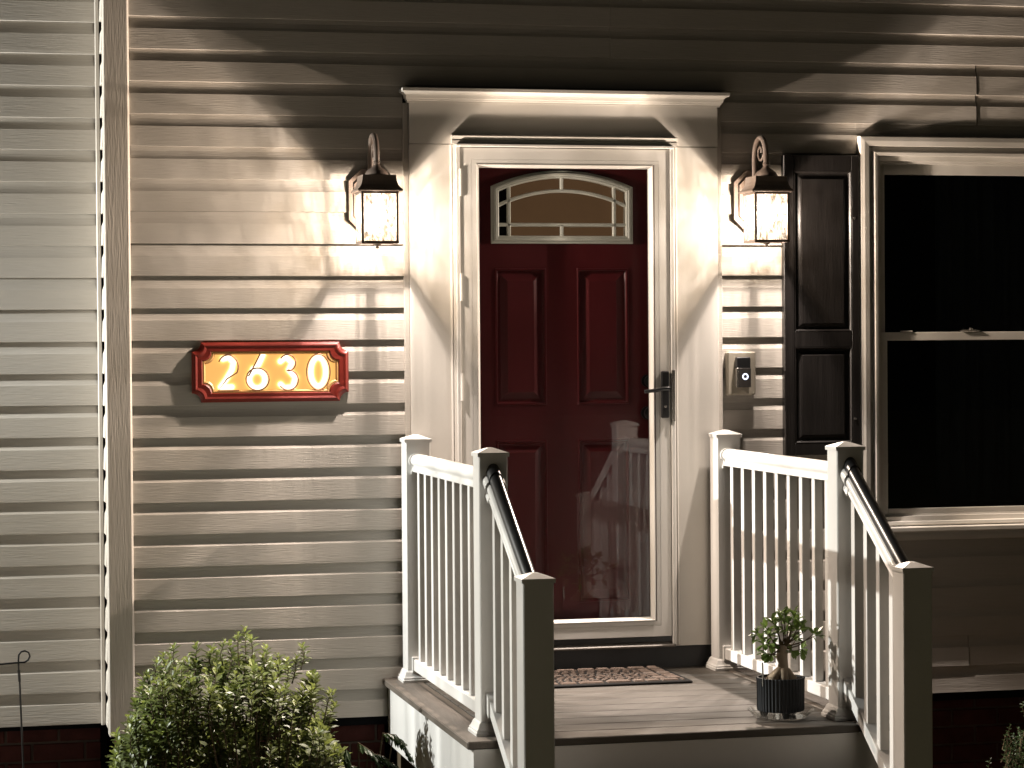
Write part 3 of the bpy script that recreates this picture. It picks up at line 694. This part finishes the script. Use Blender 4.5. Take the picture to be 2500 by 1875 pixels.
def level_rail(x, label, n):
    t = thing('porch_railing', (x, (Y1+Y2)/2, DZ), label, 'railing', 'railing sections of the porch')
    ya, yb = Y1-S/2, Y2+S/2
    MB().extrude([(x+a, b+.621) for a, b in rprof()], 'y', yb, ya, smooth=True).build('top_rail', VINYL, t)
    BX('bottom_rail', VINYL, t, x-.025, x+.025, yb, ya, -.168, -.122, b=.003)
    for i in range(n):
        y = -.228-.1365*i; BX('baluster', VINYL, t, x-.016, x+.016, y-.016, y+.016, -.1225, .624, b=.002)
    for (y, s_) in ((ya, -1), (yb, 1)):
        MB().extrude([(x+a*1.22, .652+(b-.034)*1.22) for a, b in rprof()], 'y', y, y+s_*.012).build('bracket', VINYL, t)
        BX('bracket', VINYL, t, x-.032, x+.032, min(y, y+s_*.012), max(y, y+s_*.012), -.176, -.112, b=.002)
level_rail(XP, 'white baluster railing left of the door, from house wall to deck corner', 9)
level_rail(XQ, 'white baluster railing right of the door, behind the potted bonsai', 9)
SL = .60
def stair_rail(xa, xb, label):
    t = thing('stair_railing', (xa, (Y2+Y3)/2, GZ), label, 'railing', 'railing sections of the porch')
    ya, yb = Y2-S/2, Y3+S/2
    def sweep(prof_, zf, name, mt, y0=ya, y1=yb, sm=True, par=t):
        n = len(prof_); V = []
        for y in (y0, y1):
            xc = xa+(xb-xa)*(y-ya)/(yb-ya)
            V += [(xc+a, y, zf(y)+b) for a, b in prof_]
        F = [(i, (i+1) % n, n+(i+1) % n, n+i) for i in range(n)]+[tuple(range(n-1, -1, -1)), tuple(range(n, 2*n))]
        return MB().add(V, F, sm).build(name, mt, par)
    zt = lambda y: .566+SL*(y-ya)+.042
    sweep([(a, b) for a, b in rprof()], zt, 'top_rail', VINYL)
    gp = [(.023*math.cos(a), .066+.034*math.sin(a)) for a in [PI*i/12 for i in range(13)]]+[(-.021, .060), (.021, .060)]
    tr = sweep(gp, zt, 'grip_rail', IRON)
    sweep([(a*1.12, .058+(b-.058)*1.12) for a, b in gp], zt, 'grip_collar', IRON, y1=ya-.045)
    sweep([(a*1.2, .034+(b-.034)*1.2) for a, b in rprof()], zt, 'bracket', VINYL, y1=ya-.040)
    sweep([(a*1.2, .034+(b-.034)*1.2) for a, b in rprof()], zt, 'bracket', VINYL, y0=yb+.030)
    zb_ = lambda y: -.125+SL*(y-ya)
    sweep([(-.025, 0), (.025, 0), (.025, .050), (-.025, .050)], zb_, 'bottom_rail', VINYL, sm=False)
    sweep([(-.031, -.008), (.031, -.008), (.031, .060), (-.031, .060)], zb_, 'bracket', VINYL, y1=ya-.030, sm=False)
    for i in range(4):
        y = -1.589-.1215*i; xc = xa+(xb-xa)*(y-ya)/(yb-ya); V = []
        for dy in (-.016, .016):
            for dx in (-.016, .016):
                V += [(xc+dx, y+dy, zb_(y+dy)+.049), (xc+dx, y+dy, zt(y+dy)+.003)]
        MB().add(V, [(0,2,3,1), (4,5,7,6), (0,1,5,4), (2,6,7,3), (1,3,7,5), (0,4,6,2)]).build('baluster', VINYL, t)
stair_rail(XP, XP3, 'left stair railing with black grip rail beside the leafy shrub')
stair_rail(XQ, XQ3, 'right stair railing with black grip rail, in front of the dark window')

# ------------------------------------------------------------------ doormat
dm_ = thing('doormat', (1.69, -.22, DZ), 'dark doormat with a moulded tan cobblestone pattern in front of the door', 'doormat')
MX0, MX1, MY0, MY1 = 1.30, 2.085, -.482, -.010
BX('mat_base', MATB, dm_, MX0, MX1, MY0, MY1, DZ+.0005, DZ+.010, b=.003)
st_ = MB()
def stone(x0, x1, y0, y1):
    g = .0045; x0 += g; x1 -= g; y0 += g; y1 -= g
    if x1-x0 < .004 or y1-y0 < .004: return
    c = [(x0+random.uniform(0, .003), y0+random.uniform(0, .003)), (x1-random.uniform(0, .003), y0+random.uniform(0, .003)), (x1-random.uniform(0, .003), y1-random.uniform(0, .003)), (x0+random.uniform(0, .003), y1-random.uniform(0, .003))]
    z = DZ+.0145+random.uniform(-.001, .001)
    V = [(a, b, DZ+.0095) for a, b in c]+[(a+((x0+x1)/2-a)*.12, b+((y0+y1)/2-b)*.12, z) for a, b in c]
    st_.add(V, [(4,5,6,7), (0,1,5,4), (1,2,6,5), (2,3,7,6), (3,0,4,7)])
def strip(x0, x1, y0, y1, lo, hi, along='x'):
    p, e = (x0, x1) if along == 'x' else (y0, y1)
    while p < e-.01:
        q = min(p+random.uniform(lo, hi), e)
        if e-q < .02: q = e
        stone(p, q, y0, y1) if along == 'x' else stone(x0, x1, p, q)
        p = q
bx0, bx1, by0, by1 = MX0+.018, MX1-.018, MY0+.022, MY1-.018
strip(bx0, bx1, by0, by0+.055, .05, .11); strip(bx0, bx1, by1-.055, by1, .05, .11)
strip(bx0, bx0+.06, by0+.055, by1-.055, .05, .1, 'y'); strip(bx1-.06, bx1, by0+.055, by1-.055, .05, .1, 'y')
strip(bx0+.06, bx0+.115, by0+.055, by1-.055, .05, .1, 'y'); strip(bx1-.115, bx1-.06, by0+.055, by1-.055, .05, .1, 'y')
yy = by0+.055
while yy < by1-.06: strip(bx0+.115, bx1-.115, yy, yy+.0305, .022, .045); yy += .0305
o = st_.build('cobble_relief', MATS, dm_); o['kind'] = 'stuff'

# ------------------------------------------------------------------ foliage helpers
def leaf(mb, p, d, up, L_, W, cup=.15, n=2):
    d = d.normalized(); s = d.cross(up)
    if s.length < 1e-3: s = Vector((1,0,0))
    s.normalize(); u = s.cross(d).normalized()
    tipd = random.uniform(-.25, .05)
    V = [p, p+d*L_*.35+s*W*.40+u*cup*W, p+d*L_*.70+s*W*.50+u*(cup*W+tipd*L_*.3), p+d*L_+u*tipd*L_, p+d*L_*.70-s*W*.50+u*(cup*W+tipd*L_*.3), p+d*L_*.35-s*W*.40+u*cup*W, p+d*L_*.5+u*tipd*L_*.25]
    mb.add(V, [(0,1,6), (1,2,6), (2,3,6), (3,4,6), (4,5,6), (5,0,6)])
def rnd(): 
    v = Vector((random.gauss(0,1), random.gauss(0,1), random.gauss(0,1))); return v.normalized()
def whorl_stem(mbs, mbl, mbt, a, b, nl, L_, W, bare=.35):
    mid = a.lerp(b, .5)+rnd()*.015; pts = [a, mid, b]
    mbs.tube(pts, [.0030, .0022, .0012], 4, cap=False)
    for i in range(nl):
        t = bare+(1-bare)*i/(nl-1); p = a.lerp(mid, t*2) if t < .5 else mid.lerp(b, t*2-1)
        ax = (b-a).normalized(); an = i*2.4+random.uniform(-.3, .3)
        o1 = ax.cross(Vector((1,.2,.1))).normalized(); o2 = ax.cross(o1)
        side = o1*math.cos(an)+o2*math.sin(an)
        k = .35+.9*max(0, t-.55)*2
        d = side+ax*k; sz = (1 if t < .85 else .72)*random.uniform(.75, 1.15)
        leaf(mbt if (t > .82 and random.random() < .8) else mbl, p, d, ax, L_*sz, W*sz)

# ------------------------------------------------------------------ leafy shrub by the wall
shr = thing('shrub', (.32, -.62, GZ), 'bushy green shrub with small rounded leaves in front of the siding', 'shrub')
ms, ml, mt_ = MB(), MB(), MB()
YB = -.62
outline = [(262,1850),(285,1790),(310,1735),(345,1660),(385,1610),(430,1585),(500,1570),(560,1570),(640,1590),(700,1610),(760,1640),(790,1700),(800,1760),(845,1840)]
def top_at(px):
    for (a, b), (c, d) in zip(outline[:-1], outline[1:]):
        if a <= px <= c: return b+(d-b)*(px-a)/(c-a)
    return 1850
def sprig(px, py, dy, nl=22, ln=.13, L_=.026, W=.016, lean=None):
    tip = atY(px, py, YB+dy); basep = Vector((.30+(tip.x-.30)*.55, YB+dy*.5, GZ+.12))
    dirv = (tip-basep).normalized(); dirv = (dirv+Vector((0, 0, .9))+rnd()*.22).normalized()
    a = tip-dirv*ln
    whorl_stem(ms, ml, mt_, a, tip, nl, L_, W, bare=.12)
    return a, basep
for i in range(380):
    px = random.uniform(268, 842); tp = top_at(px)
    dy = random.uniform(-.30, .30); k = 1-(abs(dy)/.34)**2
    py = tp + (1-k)*90 + random.random()**1.2*(1890-tp-(1-k)*90)
    a, bp = sprig(px, py, dy, nl=random.randint(14, 24), ln=random.uniform(.10, .16), L_=random.uniform(.034, .052), W=random.uniform(.020, .028))
    if i % 4 == 0: ms.tube([a, a.lerp(bp, .4)+rnd()*.02, bp], [.0025, .004, .007], 5, cap=False)
for (px, py, ln) in ((597,1534,.15),(580,1548,.12),(612,1556,.12),(424,1580,.10),(400,1598,.10),(480,1574,.10),(515,1588,.10),(649,1580,.10),(736,1577,.09),(724,1604,.10),(700,1610,.10),(548,1566,.09),(345,1680,.07),(358,1702,.07),(812,1690,.13),(806,1688,.12),(818,1720,.12),(800,1740,.12),(385,1612,.1),(640,1600,.1),(770,1650,.1),(678,1600,.08)):
    sprig(px, py, random.uniform(-.1, .05), nl=20, ln=ln, L_=.036, W=.018)
ml.build('leaves', LEAF, shr, kind='stuff'); mt_.build('young_leaves', LEAFT, shr, kind='stuff'); ms.build('stems', STEM, shr, kind='stuff')

# arching plant beside the deck skirt
ap = thing('leafy_perennial', (.80, -.75, GZ), 'drooping dark green leaves between the shrub and the porch skirt', 'plant')
ml, ms = MB(), MB()
root = Vector((.80, -.80, GZ))
for (px, py, px2, py2) in ((985,1795,1000,1850),(960,1792,985,1815),(900,1815,930,1875),(870,1830,850,1880),(925,1840,960,1870),(945,1860,985,1885),(880,1870,900,1900)):
    top = atY(px-25, py-2, -.80); tip = atY(px2, py2, -.82); base_ = root+Vector((random.uniform(-.05,.05), 0, 0))
    pts = [base_, base_.lerp(top, .6)+Vector((-.03, 0, .06)), top, top.lerp(tip, .5)+Vector((.01, 0, .012)), tip]
    ms.tube(pts, [.005, .004, .003, .002, .001], 5, cap=False)
    for i in range(12):
        t = i/11; p = top.lerp(tip, t)+Vector((0, 0, .012*math.sin(PI*t)))
        for sgn in (-1, 1):
            d = (tip-top).normalized()*.7+Vector((0, sgn*.8, -.35))+rnd()*.3
            leaf(ml, p, d, Vector((0, 0, 1)), random.uniform(.035, .055)*(1-.4*t), .014, n=2)
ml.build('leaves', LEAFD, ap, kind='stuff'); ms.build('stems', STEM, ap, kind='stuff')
# ornamental grass: its stalks throw the pointed shadows on the porch skirt
og = thing('ornamental_grass', (.72, -1.15, GZ), 'clump of tall grass stalks beside the porch skirt', 'grass clump')
mg = MB()
for i in range(34):
    b_ = Vector((.74+random.uniform(-.08, .05), -1.28+random.uniform(-.30, .30), GZ)); t_ = b_+Vector((random.uniform(-.04, .06), random.uniform(-.05, .05), random.uniform(.34, .50)))
    mg.tube([b_, b_.lerp(t_, .6)+rnd()*.01, b_.lerp(t_, .8), b_.lerp(t_, .9), t_], [.002, .0018, .006, .005, .0006], 5)
mg.build('stalks', STEM, og, kind='stuff')
# dim boxwood at lower right
bw = thing('boxwood', (3.55, -.7, GZ), 'small dim shrub in the dark below the window at the far right', 'shrub')
ml, ms = MB(), MB(); mt_ = MB()
for i in range(150):
    c = atY(2500+random.gauss(0, 26), 1850+random.gauss(0, 42), -.6+random.uniform(-.12, .12)); 
    whorl_stem(ms, ml, ml, c-Vector((random.uniform(-.02,.02), 0, .07)), c, 12, .016, .010, .1)
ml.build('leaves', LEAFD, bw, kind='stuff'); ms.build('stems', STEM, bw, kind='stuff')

# ------------------------------------------------------------------ bonsai, pot, saucer
bx, by_ = 2.118, -1.425
sa = MB().lathe([(.088, DZ+.001), (.092, DZ+.004), (.104, DZ+.016), (.117, DZ+.030), (.119, DZ+.031), (.118, DZ+.033), (.103, DZ+.019), (.090, DZ+.007), (.001, DZ+.006)], bx, by_, 40).build('saucer', CLEAR)
tag(sa, 'clear plastic saucer under the dark fluted pot', 'saucer')
pot = thing('plant_pot', (bx, by_, DZ+.006), 'blue-black fluted round pot on small feet, in a clear saucer', 'pot')
PZ = DZ+.026
MB().lathe([(.070, PZ), (.083, PZ+.003), (.084, PZ+.012), (.085, PZ+.112), (.087, PZ+.116), (.087, PZ+.120), (.081, PZ+.120), (.079, PZ+.100)], bx, by_, 168, flute=42, fa=-.045).build('pot_body', POTM, pot)
for a in (.5, 2.6, 4.71):
    MB().lathe([(.010, DZ+.0065), (.014, DZ+.012), (.017, PZ+.001)], bx+.060*math.cos(a), by_+.060*math.sin(a), 12).build('foot', POTM, pot)
so = MB(); V = [(bx, by_, PZ+.112)]
for r in (.03, .055, .0795):
    for k in range(24): a = 2*PI*k/24; V.append((bx+r*math.cos(a), by_+r*math.sin(a), PZ+.109+random.uniform(-.004, .006)))
F = [(0, 1+k, 1+(k+1) % 24) for k in range(24)]
for j in range(2):
    for k in range(24): l = (k+1) % 24; F.append((1+j*24+k, 1+(j+1)*24+k, 1+(j+1)*24+l, 1+j*24+l))
so.add(V, F, True); so.build('soil', SOIL, pot)
bo = thing('bonsai', (bx, by_, PZ+.10), 'small ficus bonsai with a bulging forked root trunk in the dark pot', 'bonsai')
tz = PZ+.105
P3 = lambda px, py, dy=0: atY(px, py, by_+dy)
tk = MB()
neck = P3(1912, 1618); crown = P3(1911, 1590)
tk.tube([P3(1911, 1660), P3(1911, 1640), neck, P3(1908, 1605), crown, P3(1912, 1575)], [.022, .022, .0175, .021, .019, .011], 12)
for (a, b, c, r, dy) in ((1902,1887,1889,.020,-.012),(1912,1914,1908,.018,-.026),(1920,1930,1926,.020,-.006),(1908,1905,1912,.018,.020),(1896,1879,1874,.013,.008),(1922,1938,1943,.013,.012)):
    tk.tube([P3(1911, 1628, 0), P3(a, 1640, dy*.6), P3(b, 1657, dy), P3(c, 1674, dy*1.1)], [.010, r*.9, r, r*.6], 10)
tk.build('root_trunk', ROOT, bo)
br = MB(); fl_ = MB()
tips = [(1845,1545),(1855,1560),(1862,1572),(1870,1533),(1884,1512),(1893,1520),(1905,1503),(1915,1515),(1925,1520),(1940,1500),(1950,1508),(1958,1530),(1968,1540),(1990,1545),(1960,1585),(1935,1592),(1885,1570),(1880,1600),(1945,1560),(1932,1540),(1900,1540),(1875,1550),(2000,1548),(1868,1595),(1917,1500),(1947,1535)]
for (px, py) in tips:
    dy = random.uniform(-.045, .045); t_ = P3(px, py, dy); s_ = P3(1911+random.uniform(-8, 8), 1582+random.uniform(-4, 8))
    md = s_.lerp(t_, .5)+Vector((0, 0, -.010))+rnd()*.005
    br.tube([s_, md, t_], [.0035, .0022, .0013], 6)
    for k in range(random.randint(5, 8)):
        d = (t_-s_).normalized()*.4+rnd()*.9+Vector((0, 0, .15)); leaf(fl_, t_.lerp(md, random.random()*.3), d, Vector((0, 0, 1)), random.uniform(.028, .046), random.uniform(.017, .025))
for (px, py, dx, dz) in ((1955,1590,.3,-1),(1878,1598,-.7,-1),(1930,1592,1,-.2)):
    t_ = P3(px, py, -.03); br.tube([P3(1914, 1588), t_], [.002, .001], 5); leaf(fl_, t_, Vector((dx, -.2, dz)), Vector((0,-1,0)), .036, .022)
br.build('branches', STEM, bo); fl_.build('leaves', FICUS, bo, kind='stuff')
tg = MB().box(0, .0065, 0, .001, 0, .085).build('plant_tag', TAGM); tg.location = P3(1862, 1676, -.03); tg.rotation_euler = (.03, -.06, .3)
tag(tg, 'pale plastic plant marker stuck in the bonsai soil', 'plant marker')

# ------------------------------------------------------------------ garden flag holder
fh = thing('flag_holder', (atY(52, 1875, -.45).x, -.45, GZ), 'thin black iron garden flag holder with a looped top at the left edge', 'flag holder')
pts = [atY(-260, 1640, -.45), atY(0, 1622, -.45)]+[atY(a, b, -.45) for a, b in ((40,1618),(60,1617),(69,1611),(73,1602),(70,1593),(61,1589),(52,1591),(46,1599),(45,1612),(46,1640))]
MB().tube(pts, .0034, 8).build('arm', IRON, fh)
MB().tube([atY(46, 1636, -.45), atY(48, 1664, -.45)], .0052, 8).build('coupling', IRON, fh)
pe = atY(57, 1875, -.45); MB().tube([atY(48, 1660, -.45), pe, Vector((pe.x+.01, -.45, GZ))], .0038, 8).build('stake', IRON, fh)
